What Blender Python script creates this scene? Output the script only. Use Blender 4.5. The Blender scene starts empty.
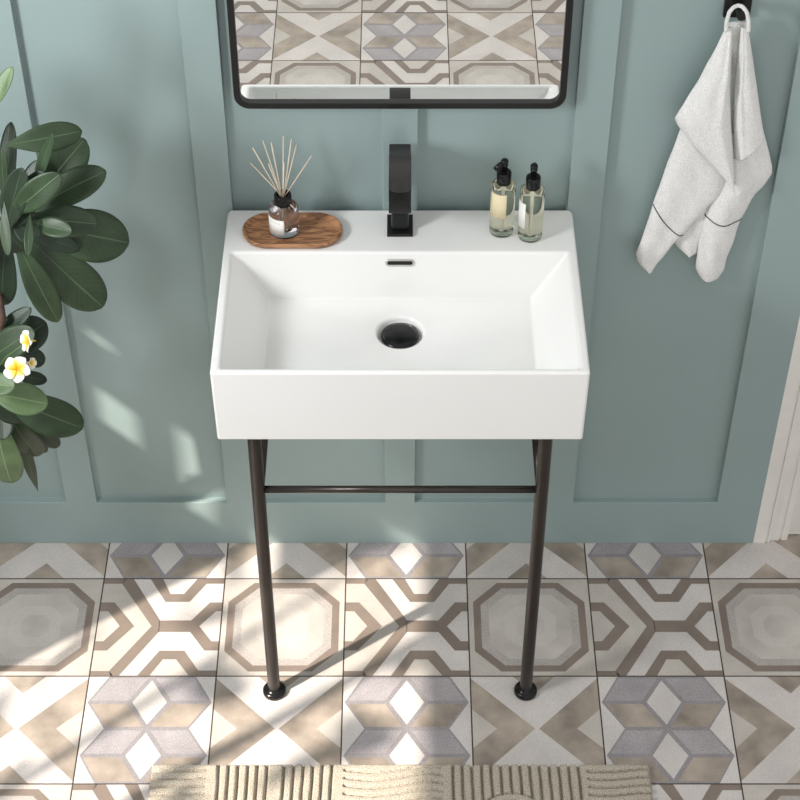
import bpy, bmesh, math, random
from mathutils import Vector, Matrix
random.seed(4)
sc = bpy.context.scene
COL = sc.collection
PI = math.pi

# ------------------------------------------------------------------ camera
CH, CW, FPX, PITCH = 2.83, 2.489, 1802.0, math.radians(44.13)
cam = bpy.data.cameras.new('camera'); co = bpy.data.objects.new('camera', cam); COL.objects.link(co)
co.location = (0, -CW, CH); co.rotation_euler = (math.radians(90) - PITCH, 0, 0)
cam.sensor_width = 36; cam.lens = FPX / 800 * 36; cam.clip_start = .05
sc.camera = co

def at(u, v, Y):
    """a point of the photograph taken at a plane Y metres from the wall (surveying helper)"""
    s, c = math.sin(PITCH), math.cos(PITCH)
    u -= 400; v -= 400
    r = (u / FPX, c - v / FPX * s, -(s + v / FPX * c)); t = (CW + Y) / r[1]
    return Vector((r[0] * t, Y, CH + r[2] * t))

# ------------------------------------------------------------------ materials
def new_mat(name):
    m = bpy.data.materials.new(name); m.use_nodes = True
    nt = m.node_tree; b = nt.nodes['Principled BSDF']
    return m, nt, b

def mat(name, col, rough=.5, metal=0., var=.08, scale=12., bump=0., bscale=200., spec=.5, coat=0., fine=0., fscale=700., stretch=None, sss=0.):
    m, nt, b = new_mat(name); N, L = nt.nodes, nt.links
    b.inputs['Roughness'].default_value = rough; b.inputs['Metallic'].default_value = metal
    b.inputs['Specular IOR Level'].default_value = spec; b.inputs['Coat Weight'].default_value = coat
    b.inputs['Coat Roughness'].default_value = .08
    tc = N.new('ShaderNodeTexCoord'); vec = tc.outputs['Object']
    if stretch:
        mp = N.new('ShaderNodeMapping'); mp.inputs['Scale'].default_value = stretch
        L.new(vec, mp.inputs['Vector']); vec = mp.outputs['Vector']
    n = N.new('ShaderNodeTexNoise'); n.inputs['Scale'].default_value = scale; n.inputs['Detail'].default_value = 5
    L.new(vec, n.inputs['Vector'])
    r = N.new('ShaderNodeValToRGB')
    r.color_ramp.elements[0].position = .3; r.color_ramp.elements[1].position = .7
    r.color_ramp.elements[0].color = [c * (1 - var) for c in col] + [1]
    r.color_ramp.elements[1].color = [min(1, c * (1 + var)) for c in col] + [1]
    L.new(n.outputs['Fac'], r.inputs['Fac']); out = r.outputs['Color']
    if fine:
        n2 = N.new('ShaderNodeTexNoise'); n2.inputs['Scale'].default_value = fscale; n2.inputs['Detail'].default_value = 2
        L.new(tc.outputs['Object'], n2.inputs['Vector'])
        mr = N.new('ShaderNodeMapRange'); mr.inputs[1].default_value = .35; mr.inputs[2].default_value = .65
        mr.inputs[3].default_value = 1 - fine; mr.inputs[4].default_value = 1 + fine * .5
        L.new(n2.outputs['Fac'], mr.inputs[0])
        mx = N.new('ShaderNodeVectorMath'); mx.operation = 'SCALE'
        L.new(out, mx.inputs[0]); L.new(mr.outputs[0], mx.inputs['Scale']); out = mx.outputs[0]
    L.new(out, b.inputs['Base Color'])
    if bump:
        n3 = N.new('ShaderNodeTexNoise'); n3.inputs['Scale'].default_value = bscale
        L.new(tc.outputs['Object'], n3.inputs['Vector'])
        bp = N.new('ShaderNodeBump'); bp.inputs['Strength'].default_value = bump; bp.inputs['Distance'].default_value = .002
        L.new(n3.outputs['Fac'], bp.inputs['Height']); L.new(bp.outputs['Normal'], b.inputs['Normal'])
    return m

def glass(name, col, ior=1.4, rough=0.):
    m, nt, b = new_mat(name)
    b.inputs['Base Color'].default_value = (*col, 1); b.inputs['Transmission Weight'].default_value = 1
    b.inputs['IOR'].default_value = ior; b.inputs['Roughness'].default_value = rough
    return m

M = {}
M['paint'] = mat('teal_paint', (.272, .352, .346), .42, var=.03, scale=3, bump=.05, bscale=350)
M['white_paint'] = mat('white_paint', (.76, .74, .70), .45, var=.03, scale=30)
M['plaster'] = mat('plaster', (.60, .60, .57), .7, var=.03)
M['ceramic'] = mat('white_ceramic', (.85, .845, .83), .16, var=.01, scale=3, spec=.5, coat=.3)
M['grout'] = mat('dark_grout', (.06, .045, .035), .8)
M['t_white'] = mat('tile_white', (.57, .53, .505), .42, var=.10, scale=9, fine=.12, fscale=500)
M['t_beige'] = mat('tile_beige', (.48, .44, .40), .42, var=.12, scale=11, fine=.1, fscale=500)
M['t_taupe'] = mat('tile_taupe', (.32, .27, .225), .42, var=.34, scale=14, fine=.06, fscale=400)
M['t_dark'] = mat('tile_dark_taupe', (.205, .165, .138), .42, var=.12, scale=16, fine=.05)
M['t_lav'] = mat('tile_lavender', (.345, .32, .33), .42, var=.12, scale=14, fine=.22, fscale=420)
M['t_edge'] = mat('tile_lavender_edge', (.275, .255, .265), .42, var=.08, scale=20, fine=.25, fscale=500)
M['t_hatch'] = mat('tile_hatched', (.41, .375, .35), .42, var=.08, scale=14, fine=.25, fscale=450)
M['t_pale'] = mat('tile_pale', (.46, .425, .39), .42, var=.15, scale=12, fine=.05)
M['t_soft'] = mat('tile_soft_white', (.51, .475, .44), .42, var=.08, scale=12, fine=.14, fscale=450)
M['black'] = mat('satin_black', (.006, .006, .0065), .22, var=.1, spec=.3)
M['matte_black'] = mat('matte_black', (.009, .0085, .0085), .38, var=.1, spec=.35)
M['lever'] = mat('lever_black', (.022, .021, .020), .5, var=.05, spec=.4)  # lighter black : the light on the lever is put into its colour
M['void_black'] = mat('spout_black', (.005, .005, .005), .45, var=.05, spec=.2)  # deeper black : the shade under the lever is put into the spout colour
M['bronze'] = mat('dark_bronze', (.05, .041, .037), .3, metal=.55, var=.12, scale=40, stretch=(1, 1, .2))
M['chrome'] = mat('chrome', (.7, .69, .68), .18, metal=1, var=.02)
M['void'] = mat('dark_void', (.01, .008, .007), .8)
M['towel'] = mat('terry_cotton', (.83, .825, .81), .95, var=.03, scale=90, bump=1., bscale=430, spec=.1, fine=.14, fscale=600)
M['stripe'] = mat('charcoal_thread', (.03, .032, .036), .9)
M['reed'] = mat('pale_reed', (.62, .52, .40), .7, var=.1, scale=60)
M['paper'] = mat('white_paper', (.78, .77, .73), .6, var=.02)
M['cream'] = mat('cream_paper', (.72, .62, .40), .6, var=.03)
M['blue'] = mat('blue_paper', (.10, .19, .25), .5, var=.25, scale=30)
M['ink'] = mat('grey_ink', (.35, .34, .32), .7)
M['glass_clear'] = glass('clear_bottle_glass', (.99, .965, .80), 1.34)
M['glass_lilac'] = glass('lilac_bottle_glass', (.86, .82, .86), 1.38)
M['petiole'] = mat('petiole_green', (.10, .17, .06), .5)
M['bark'] = mat('brown_bark', (.085, .045, .032), .8, var=.4, scale=60, bump=.6, bscale=150)
M['pot'] = mat('clay_pot', (.35, .30, .26), .7)
M['soil'] = mat('soil', (.05, .035, .025), .95)

m = bpy.data.materials.new('mirror_glass'); m.use_nodes = True
b = m.node_tree.nodes['Principled BSDF']; b.inputs['Metallic'].default_value = 1; b.inputs['Roughness'].default_value = .0
b.inputs['Base Color'].default_value = (.93, .94, .93, 1); M['mirror'] = m

def wood():
    m, nt, b = new_mat('walnut'); N, L = nt.nodes, nt.links
    tc = N.new('ShaderNodeTexCoord'); mp = N.new('ShaderNodeMapping'); mp.inputs['Scale'].default_value = (2.2, 14, 8)
    mp.inputs['Rotation'].default_value = (0, 0, .12)
    L.new(tc.outputs['Object'], mp.inputs['Vector'])
    n = N.new('ShaderNodeTexNoise'); n.inputs['Scale'].default_value = 5; n.inputs['Detail'].default_value = 3
    n.inputs['Distortion'].default_value = 1.2
    L.new(mp.outputs[0], n.inputs['Vector'])
    mu = N.new('ShaderNodeMath'); mu.operation = 'MULTIPLY'; mu.inputs[1].default_value = 26; L.new(n.outputs['Fac'], mu.inputs[0])
    si = N.new('ShaderNodeMath'); si.operation = 'SINE'; L.new(mu.outputs[0], si.inputs[0])
    r = N.new('ShaderNodeValToRGB'); e = r.color_ramp.elements
    e[0].position = .05; e[0].color = (.20, .085, .036, 1); e[1].position = .9; e[1].color = (.42, .21, .10, 1)
    ma = N.new('ShaderNodeMapRange'); ma.inputs[1].default_value = -1; ma.inputs[2].default_value = 1
    L.new(si.outputs[0], ma.inputs[0]); L.new(ma.outputs[0], r.inputs[0]); L.new(r.outputs[0], b.inputs['Base Color'])
    b.inputs['Roughness'].default_value = .35
    return m
M['wood'] = wood()

def rugmat():
    m, nt, b = new_mat('flecked_wool'); N, L = nt.nodes, nt.links
    tc = N.new('ShaderNodeTexCoord')
    n = N.new('ShaderNodeTexNoise'); n.inputs['Scale'].default_value = 560; n.inputs['Detail'].default_value = 2
    L.new(tc.outputs['Object'], n.inputs['Vector'])
    r = N.new('ShaderNodeValToRGB'); e = r.color_ramp.elements
    e[0].position = .36; e[0].color = (.20, .155, .11, 1); e[1].position = .56; e[1].color = (.52, .475, .40, 1)
    x = r.color_ramp.elements.new(.46); x.color = (.42, .375, .305, 1)
    L.new(n.outputs['Fac'], r.inputs[0]); L.new(r.outputs[0], b.inputs['Base Color'])
    b.inputs['Roughness'].default_value = .95; b.inputs['Specular IOR Level'].default_value = .1
    bp = N.new('ShaderNodeBump'); bp.inputs['Strength'].default_value = .8; bp.inputs['Distance'].default_value = .002
    L.new(n.outputs['Fac'], bp.inputs['Height']); L.new(bp.outputs[0], b.inputs['Normal'])
    return m
M['rug'] = rugmat()

def leafmat(name, col, rib):
    m, nt, b = new_mat(name); N, L = nt.nodes, nt.links
    uv = N.new('ShaderNodeUVMap'); sp = N.new('ShaderNodeSeparateXYZ'); L.new(uv.outputs[0], sp.inputs[0])
    # midrib : |u-.5| small ; side veins : sin( v*60 - |u-.5|*40 )
    a = N.new('ShaderNodeMath'); a.operation = 'SUBTRACT'; a.inputs[1].default_value = .5; L.new(sp.outputs[0], a.inputs[0])
    ab = N.new('ShaderNodeMath'); ab.operation = 'ABSOLUTE'; L.new(a.outputs[0], ab.inputs[0])
    mr = N.new('ShaderNodeMapRange'); mr.inputs[1].default_value = .008; mr.inputs[2].default_value = .028
    mr.inputs[3].default_value = .75; mr.inputs[4].default_value = 0; L.new(ab.outputs[0], mr.inputs[0])
    k1 = N.new('ShaderNodeMath'); k1.operation = 'MULTIPLY'; k1.inputs[1].default_value = 95; L.new(sp.outputs[1], k1.inputs[0])
    k2 = N.new('ShaderNodeMath'); k2.operation = 'MULTIPLY'; k2.inputs[1].default_value = -34; L.new(ab.outputs[0], k2.inputs[0])
    k3 = N.new('ShaderNodeMath'); k3.operation = 'ADD'; L.new(k1.outputs[0], k3.inputs[0]); L.new(k2.outputs[0], k3.inputs[1])
    si = N.new('ShaderNodeMath'); si.operation = 'SINE'; L.new(k3.outputs[0], si.inputs[0])
    vr = N.new('ShaderNodeMapRange'); vr.inputs[1].default_value = .8; vr.inputs[2].default_value = 1.; vr.inputs[4].default_value = .10
    L.new(si.outputs[0], vr.inputs[0])
    mx = N.new('ShaderNodeMath'); mx.operation = 'MAXIMUM'; L.new(mr.outputs[0], mx.inputs[0]); L.new(vr.outputs[0], mx.inputs[1])
    tc = N.new('ShaderNodeTexCoord'); n = N.new('ShaderNodeTexNoise'); n.inputs['Scale'].default_value = 22
    L.new(tc.outputs['Object'], n.inputs['Vector'])
    r = N.new('ShaderNodeValToRGB'); e = r.color_ramp.elements
    e[0].position = .3; e[1].position = .7
    e[0].color = [c * .75 for c in col] + [1]; e[1].color = [c * 1.25 for c in col] + [1]
    L.new(n.outputs['Fac'], r.inputs[0])
    mc = N.new('ShaderNodeMix'); mc.data_type = 'RGBA'; L.new(mx.outputs[0], mc.inputs[0]); L.new(r.outputs[0], mc.inputs[6])
    mc.inputs[7].default_value = (*rib, 1)
    L.new(mc.outputs[2], b.inputs['Base Color']); b.inputs['Roughness'].default_value = .42
    b.inputs['Specular IOR Level'].default_value = .35
    bp = N.new('ShaderNodeBump'); bp.inputs['Strength'].default_value = .35; bp.inputs['Distance'].default_value = .002
    L.new(mx.outputs[0], bp.inputs['Height']); L.new(bp.outputs[0], b.inputs['Normal'])
    return m
M['leaf'] = leafmat('leaf_green', (.030, .054, .025), (.10, .15, .08))
M['leaf_dark'] = leafmat('leaf_dark_green', (.020, .036, .021), (.06, .09, .05))
M['leaf_light'] = leafmat('leaf_light_green', (.10, .16, .07), (.24, .34, .17))

def petalmat():
    m, nt, b = new_mat('frangipani_petal'); N, L = nt.nodes, nt.links
    uv = N.new('ShaderNodeUVMap'); sp = N.new('ShaderNodeSeparateXYZ'); L.new(uv.outputs[0], sp.inputs[0])
    r = N.new('ShaderNodeValToRGB'); e = r.color_ramp.elements
    e[0].position = .05; e[0].color = (.80, .40, .01, 1); e[1].position = .68; e[1].color = (.82, .82, .80, 1)
    x = e.new(.34); x.color = (.84, .62, .05, 1)
    L.new(sp.outputs[1], r.inputs[0]); L.new(r.outputs[0], b.inputs['Base Color']); b.inputs['Roughness'].default_value = .5
    return m
M['petal'] = petalmat()

# ------------------------------------------------------------------ helpers
def link(name, bm, m, parent=None, smooth=False, bevel=0., seg=2, kind=None, angle=35):
    me = bpy.data.meshes.new(name)
    bmesh.ops.recalc_face_normals(bm, faces=bm.faces[:]) if kind != 'raw' else None
    bm.to_mesh(me); bm.free()
    for mm in (m if isinstance(m, (list, tuple)) else [m]): me.materials.append(mm)
    o = bpy.data.objects.new(name, me); COL.objects.link(o)
    if parent: o.parent = parent; o.matrix_parent_inverse = Matrix.Translation(-Vector(parent.location))
    if smooth or bevel:
        for p in me.polygons: p.use_smooth = True
    if bevel:
        md = o.modifiers.new('bevel', 'BEVEL'); md.width = bevel; md.segments = seg; md.limit_method = 'ANGLE'
        md.angle_limit = math.radians(angle); md.harden_normals = True
    return o

def structure(o): o['kind'] = 'structure'; return o
def thing(name, label, cat, loc=(0, 0, 0), group=None):
    o = bpy.data.objects.new(name, None); COL.objects.link(o); o.location = loc; o.empty_display_size = .05
    return tag(o, label, cat, group)
def tag(o, label, cat, group=None):
    o['label'] = label; o['category'] = cat
    if group: o['group'] = group
    return o

def box(bm, x0, x1, y0, y1, z0, z1, mi=0):
    v = [bm.verts.new((x, y, z)) for z in (z0, z1) for y in (y0, y1) for x in (x0, x1)]
    for f in ((0, 2, 3, 1), (4, 5, 7, 6), (0, 1, 5, 4), (2, 6, 7, 3), (0, 4, 6, 2), (1, 3, 7, 5)):
        bm.faces.new([v[i] for i in f]).material_index = mi
def frame_of(d):
    d = d.normalized(); a = Vector((0, 0, 1)) if abs(d.z) < .9 else Vector((1, 0, 0))
    x = d.cross(a).normalized(); return x, d.cross(x).normalized()
def tube(bm, pts, r, n=16, caps=True):
    pts = [Vector(p) for p in pts]; rs = r if isinstance(r, (list, tuple)) else [r] * len(pts)
    rings = []; px = None
    for i, p in enumerate(pts):
        d = (pts[min(i + 1, len(pts) - 1)] - pts[max(i - 1, 0)]).normalized()
        if px is None: px, _ = frame_of(d)
        px = (px - d * px.dot(d)).normalized(); py = d.cross(px)
        rings.append([bm.verts.new(p + (px * math.cos(2 * PI * k / n) + py * math.sin(2 * PI * k / n)) * rs[i]) for k in range(n)])
    for a, b in zip(rings, rings[1:]):
        for k in range(n): bm.faces.new((a[k], a[(k + 1) % n], b[(k + 1) % n], b[k]))
    if caps: bm.faces.new(rings[0][::-1]); bm.faces.new(rings[-1])
def lathe(bm, prof, c=(0, 0, 0), n=32):
    """closed solid of revolution about z through c ; prof = [(r,z)...] bottom to top"""
    c = Vector(c); rings = []
    for r, z in prof:
        if r < 1e-6: rings.append([bm.verts.new(c + Vector((0, 0, z)))])
        else: rings.append([bm.verts.new(c + Vector((r * math.cos(2 * PI * k / n), r * math.sin(2 * PI * k / n), z))) for k in range(n)])
    for a, b in zip(rings, rings[1:]):
        if len(a) == 1 and len(b) == 1: continue
        for k in range(n):
            k2 = (k + 1) % n
            if len(a) == 1: bm.faces.new((a[0], b[k2], b[k]))
            elif len(b) == 1: bm.faces.new((a[k], a[k2], b[0]))
            else: bm.faces.new((a[k], a[k2], b[k2], b[k]))
def outline(pts, z0, z1, bm, flip=None):
    """prism from a 2-D outline ; flip maps (a,b,h)->xyz"""
    f = flip or (lambda a, b, h: (a, b, h))
    A = [bm.verts.new(f(a, b, z0)) for a, b in pts]; B = [bm.verts.new(f(a, b, z1)) for a, b in pts]
    bm.faces.new(A[::-1]); bm.faces.new(B)
    for i in range(len(pts)):
        j = (i + 1) % len(pts); bm.faces.new((A[i], A[j], B[j], B[i]))
def rrect(x0, x1, y0, y1, r, n=6):
    o = []
    for cx, cy, a0 in ((x1 - r, y1 - r, 0), (x0 + r, y1 - r, 90), (x0 + r, y0 + r, 180), (x1 - r, y0 + r, 270)):
        for k in range(n + 1):
            a = math.radians(a0 + 90 * k / n); o.append((cx + r * math.cos(a), cy + r * math.sin(a)))
    return o
def ring_prism(bm, outer, inner, z0, z1, f):
    n = len(outer); R = [[bm.verts.new(f(a, b, z)) for a, b in q] for q in (outer, inner) for z in (z0, z1)]
    o0, o1, i0, i1 = R
    for k in range(n):
        j = (k + 1) % n
        bm.faces.new((o0[k], o0[j], o1[j], o1[k])); bm.faces.new((i0[j], i0[k], i1[k], i1[j]))
        bm.faces.new((o1[k], o1[j], i1[j], i1[k])); bm.faces.new((o0[j], o0[k], i0[k], i0[j]))

# ------------------------------------------------------------------ floor
T = .2473; X0 = .1366; Y0 = -.0965; G = .0014
def inset(poly, d):
    cx = sum(p[0] for p in poly) / len(poly); cy = sum(p[1] for p in poly) / len(poly); n = len(poly); out = []
    for i in range(n):
        p0, p1, p2 = poly[i - 1], poly[i], poly[(i + 1) % n]
        def nrm(a, b):
            dx, dy = b[0] - a[0], b[1] - a[1]; l = math.hypot(dx, dy); nx, ny = -dy / l, dx / l
            mx, my = (a[0] + b[0]) / 2, (a[1] + b[1]) / 2
            if (cx - mx) * nx + (cy - my) * ny < 0: nx, ny = -nx, -ny
            return nx, ny
        n1, n2 = nrm(p0, p1), nrm(p1, p2)
        det = n1[0] * n2[1] - n1[1] * n2[0]
        c1 = n1[0] * p1[0] + n1[1] * p1[1] + d; c2 = n2[0] * p1[0] + n2[1] * p1[1] + d
        out.append(((c1 * n2[1] - c2 * n1[1]) / det, (n1[0] * c2 - n2[0] * c1) / det))
    return out
def octo(d):
    c = .205 - .42 * (d - .04); a, b = d, 1 - d
    return [(a + c, a), (b - c, a), (b, a + c), (b, b - c), (b - c, b), (a + c, b), (a, b - c), (a, a + c)]
MI = dict(grout=0, white=1, beige=2, taupe=3, dark=4, lav=5, edge=6, hatch=7, pale=8, soft=9)
P1 = [('white', [(0, 0), (1, 0), (1, 1), (0, 1)]), ('taupe', [(0, .02), (.485, .5), (0, .98)], 1), ('taupe', [(1, .02), (1, .98), (.515, .5)], 1),
      ('taupe', [(.335, 0), (.665, 0), (.5, .165)], 1), ('taupe', [(.335, 1), (.5, .835), (.665, 1)], 1),
      ('beige', [(0, .32), (.19, .5), (0, .68)], 2), ('beige', [(1, .32), (1, .68), (.81, .5)], 2)]
_d1 = [(.5, 0), (.66, .25), (.5, .5), (.34, .25)]; _d2 = [(.5, .5), (.66, .75), (.5, 1), (.34, .75)]
P2 = [('white', [(0, 0), (1, 0), (1, 1), (0, 1)])]
for q, c in (([(.155, 0), (.5, 0), (.34, .25), (.01, .25)], 'lav'), ([(.5, 0), (.845, 0), (.99, .25), (.66, .25)], 'lav'),
             ([(.01, .25), (.34, .25), (.5, .5), (.17, .5)], 'taupe'), ([(.66, .25), (.99, .25), (.83, .5), (.5, .5)], 'taupe'),
             ([(.17, .5), (.5, .5), (.34, .75), (.01, .75)], 'lav'), ([(.5, .5), (.83, .5), (.99, .75), (.66, .75)], 'lav'),
             ([(.01, .75), (.34, .75), (.5, 1), (.155, 1)], 'taupe'), ([(.66, .75), (.99, .75), (.845, 1), (.5, 1)], 'taupe')):
    P2.append(('edge', q, 1)); P2.append((c, inset(q, .017), 2))
for q in (_d1, _d2): P2.append(('edge', q, 1)); P2.append(('white', inset(q, .02), 2))
P3 = [('beige', [(0, 0), (1, 0), (1, 1), (0, 1)]), ('dark', octo(.04), 1), ('hatch', octo(.1), 2), ('pale', octo(.165), 3), ('soft', octo(.29), 4), ('pale', octo(.385), 5)]
P4 = [('white', [(0, 0), (1, 0), (1, 1), (0, 1)]),
      ('beige', [(0, 0), (.15, 0), (.44, .5), (.145, 1), (0, 1)], 1),
      ('dark', [(.15, .05), (.17, 0), (.245, 0), (.505, .44), (.505, .5), (.44, .5)], 2), ('dark', [(.145, .955), (.44, .5), (.505, .5), (.505, .56), (.23, 1), (.16, 1)], 2),
      ('dark', [(0, 0), (.18, 0), (.15, .05), (0, .05)], 2), ('dark', [(0, .955), (.145, .955), (.18, 1), (0, 1)], 2),
      ('dark', [(0, .25), (.11, .25), (.3, .5), (.105, .75), (0, .75)], 2), ('beige', [(0, .345), (.07, .345), (.18, .5), (.065, .655), (0, .655)], 3),
      ('dark', [(.5, .44), (.76, .44), (.9, .25), (1, .25), (1, .345), (.955, .345), (.83, .5), (.94, .655), (1, .655), (1, .75), (.89, .75), (.76, .56), (.5, .56)], 2),
      ('dark', [(.385, 0), (.53, .245), (.73, .245), (.857, .05), (1, .05), (1, 0)], 2), ('white', [(.49, 0), (.565, .16), (.675, .16), (.775, 0)], 3),
      ('dark', [(.375, 1), (.53, .75), (.73, .75), (.857, .95), (1, .95), (1, 1)], 2), ('beige', [(.475, 1), (.565, .84), (.67, .84), (.785, 1)], 3)]
bm = bmesh.new()
v = [bm.verts.new(p) for p in ((-1.6, -2.7, -.0012), (1.6, -2.7, -.0012), (1.6, .14, -.0012), (-1.6, .14, -.0012))]
bm.faces.new(v)
v = [bm.verts.new(p) for p in ((-1.6, -2.7, -.03), (1.6, -2.7, -.03), (1.6, .14, -.03), (-1.6, .14, -.03))]
bm.faces.new(v[::-1])
def clip(poly, ymax):
    out = []
    for i in range(len(poly)):
        a, b = poly[i], poly[(i + 1) % len(poly)]
        if a[1] <= ymax: out.append(a)
        if (a[1] <= ymax) != (b[1] <= ymax):
            t = (ymax - a[1]) / (b[1] - a[1]); out.append((a[0] + t * (b[0] - a[0]), ymax))
    return out
for ci in range(-6, 6):
    for ri in range(-1, 9):
        xa, ya = X0 + ci * T, Y0 - ri * T       # far edge of the tile is ya
        odd = ci % 2 == 0                        # ci = 0 : hourglass / octagon column
        pat = (P1 if ri % 2 else P3) if odd else (P2 if ri % 2 else P4)
        for e in pat:
            z = -.0006 + .00012 * (e[2] if len(e) > 2 else 0)
            # keep the grout gap: scale the pattern slightly inside its cell
            pp = [(xa + G + u * (T - 2 * G), ya - G - w * (T - 2 * G)) for u, w in e[1]]
            pp = clip(pp, .13)
            if len(pp) < 3: continue
            fv = [bm.verts.new((a, b, z)) for a, b in pp]
            f = bm.faces.new(fv); f.material_index = MI[e[0]]
            if f.normal.z < 0: pass
for f in bm.faces: f.normal_update()
for f in bm.faces:
    if f.normal.z < 0 and f.verts[0].co.z > -.01: f.normal_flip()
fl = link('floor', bm, [M['grout'], M['t_white'], M['t_beige'], M['t_taupe'], M['t_dark'], M['t_lav'], M['t_edge'], M['t_hatch'], M['t_pale'], M['t_soft']], kind='raw')
structure(fl)

# ------------------------------------------------------------------ panelled back wall
D = .014; WT = 2.5
bm = bmesh.new()
SK = [(-1.36, -1.005), (-.6805, -.6175), (-.353, -.292), (-.03, .03), (.292, .353), (.646, .736)]
xs_ = sorted({q for k in SK for q in k}); zs_ = [0, .124, 2.3, WT]
def solid(i, j): return j != 1 or any(k[0] <= (xs_[i] + xs_[i + 1]) / 2 <= k[1] for k in SK)
def quad(*p): bm.faces.new([bm.verts.new(q) for q in p])
for i in range(len(xs_) - 1):
    for j in range(3):
        xa, xb, za, zb = xs_[i], xs_[i + 1], zs_[j], zs_[j + 1]; y = 0 if solid(i, j) else D
        quad((xa, y, za), (xb, y, za), (xb, y, zb), (xa, y, zb))
        if i + 2 < len(xs_) and solid(i, j) != solid(i + 1, j): quad((xb, 0, za), (xb, D, za), (xb, D, zb), (xb, 0, zb))
        if j < 2 and solid(i, j) != solid(i, j + 1): quad((xa, 0, zb), (xb, 0, zb), (xb, D, zb), (xa, D, zb))
quad((-1.36, .07, 0), (.736, .07, 0), (.736, .07, WT), (-1.36, .07, WT))
quad((-1.36, 0, 0), (-1.36, .07, 0), (-1.36, .07, WT), (-1.36, 0, WT)); quad((.736, 0, 0), (.736, .07, 0), (.736, .07, WT), (.736, 0, WT))
quad((-1.36, 0, 0), (.736, 0, 0), (.736, .07, 0), (-1.36, .07, 0)); quad((-1.36, 0, WT), (.736, 0, WT), (.736, .07, WT), (-1.36, .07, WT))
bmesh.ops.remove_doubles(bm, verts=bm.verts[:], dist=1e-5)
structure(link('wall_back', bm, M['paint'], bevel=.0012, seg=2))

# left wall (unseen, out of frame) with openings shaped to place the sun patches
bm = bmesh.new()
WX0, WX1 = -1.42, -1.36
ops = [(-.618, -.530, 1.195, 1.35), (-.600, -.530, 1.42, 1.50), (-.726, -.632, 1.125, 1.40), (-.93, -.744, .62, 1.27), (-1.75, -.93, .62, 1.60), (-3.5, -2.2, .90, 2.15)]  # last opening is added to brighten the floor seen in the mirror
ys = sorted({-4.2, .07} | {q for o in ops for q in o[:2]}); zs = sorted({0, 3.7} | {q for o in ops for q in o[2:]})
for a, b in zip(ys, ys[1:]):
    for c, d in zip(zs, zs[1:]):
        my, mz = (a + b) / 2, (c + d) / 2
        if any(o[0] < my < o[1] and o[2] < mz < o[3] for o in ops): continue
        box(bm, WX0, WX1, a, b, c, d)
bmesh.ops.remove_doubles(bm, verts=bm.verts[:], dist=1e-5)
structure(link('wall_left', bm, M['plaster']))
bm = bmesh.new()
box(bm, -1.4, -1.38, -1.27, -1.245, .62, 1.6)
structure(link('window_1', bm, M['white_paint']))
tg = bpy.data.materials.new('tinted_pane'); tg.use_nodes = True; tn = tg.node_tree; tn.nodes.remove(tn.nodes['Principled BSDF'])
tb_ = tn.nodes.new('ShaderNodeBsdfTransparent'); tb_.inputs[0].default_value = (.50, .52, .53, 1)
gl = tn.nodes.new('ShaderNodeBsdfGlossy'); gl.inputs['Roughness'].default_value = .02; mxs = tn.nodes.new('ShaderNodeMixShader'); mxs.inputs[0].default_value = .06
tn.links.new(tb_.outputs[0], mxs.inputs[1]); tn.links.new(gl.outputs[0], mxs.inputs[2]); tn.links.new(mxs.outputs[0], tn.nodes['Material Output'].inputs[0])
bm = bmesh.new(); box(bm, -1.394, -1.388, -3.5, -2.2, .90, 2.15)
structure(link('window_2', bm, tg))  # unseen pane, added to dim the sun falling on the mirrored floor

# right door casing, jamb and door
bm = bmesh.new()
prof = [(.736, .0), (.7605, .0), (.7615, .004), (.7645, .004), (.7655, .0005), (.7695, .0005), (.771, .007), (.790, .007), (.7915, .0105),
        (.7945, .0105), (.796, .0075), (.808, .008), (.8095, .022), (.8095, .07), (.736, .07)]
outline(prof, 0, WT, bm)
structure(link('trim_1', bm, M['white_paint']))
bm = bmesh.new(); box(bm, .8095, 1.3, .022, .07, 0.002, WT)
structure(link('door_1', bm, M['white_paint'], bevel=.001))

# ------------------------------------------------------------------ washbasin
BX, BF, BZ0, BZ1 = .301, -.4175, .727, .88
ba = thing('washbasin', 'large white rectangular ceramic washbasin with a flat back deck mounted on the panelled wall', 'washbasin', (0, 0, BZ0))
bm = bmesh.new()
V = bm.verts.new
o0 = [V((x, y, BZ0)) for x, y in ((-.294, -.003), (.294, -.003), (.2995, BF + .002), (-.2995, BF + .002))]
o1 = [V((x, y, BZ1)) for x, y in ((-BX, -.001), (BX, -.001), (BX, BF), (-BX, BF))]
ir = [V((x, y, BZ1)) for x, y in ((-.2865, -.1185), (.2865, -.1185), (.2865, -.4065), (-.2865, -.4065))]
bm.faces.new(o0[::-1][::-1])
for i in range(4):
    j = (i + 1) % 4
    bm.faces.new((o0[i], o0[j], o1[j], o1[i])); bm.faces.new((o1[i], o1[j], ir[j], ir[i]))
# bowl floor with drain hole
dc = Vector((0, -.213)); ZB = .79; ZF = .783
rect = ((-.2255, -.134), (.2255, -.134), (.2255, -.388), (-.2255, -.388))
nn = 48; angs = sorted([2 * PI * k / nn for k in range(nn)] + [math.atan2(y - dc.y, x - dc.x) % (2 * PI) for x, y in rect])
def zfl(x, y): return ZB - (ZB - ZF) * max(0, 1 - math.hypot(x - dc.x, (y - dc.y)) / .3)
edge = []; circ = []
for a in angs:
    dx, dy = math.cos(a), math.sin(a); t = 9
    if dx > 1e-9: t = min(t, (.2255 - dc.x) / dx)
    if dx < -1e-9: t = min(t, (-.2255 - dc.x) / dx)
    if dy > 1e-9: t = min(t, (-.134 - dc.y) / dy)
    if dy < -1e-9: t = min(t, (-.388 - dc.y) / dy)
    edge.append(V((dc.x + dx * t, dc.y + dy * t, ZB))); circ.append(a)
def ringv(r, z): return [V((dc.x + r * math.cos(a), dc.y + r * math.sin(a), z)) for a in angs]
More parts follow.
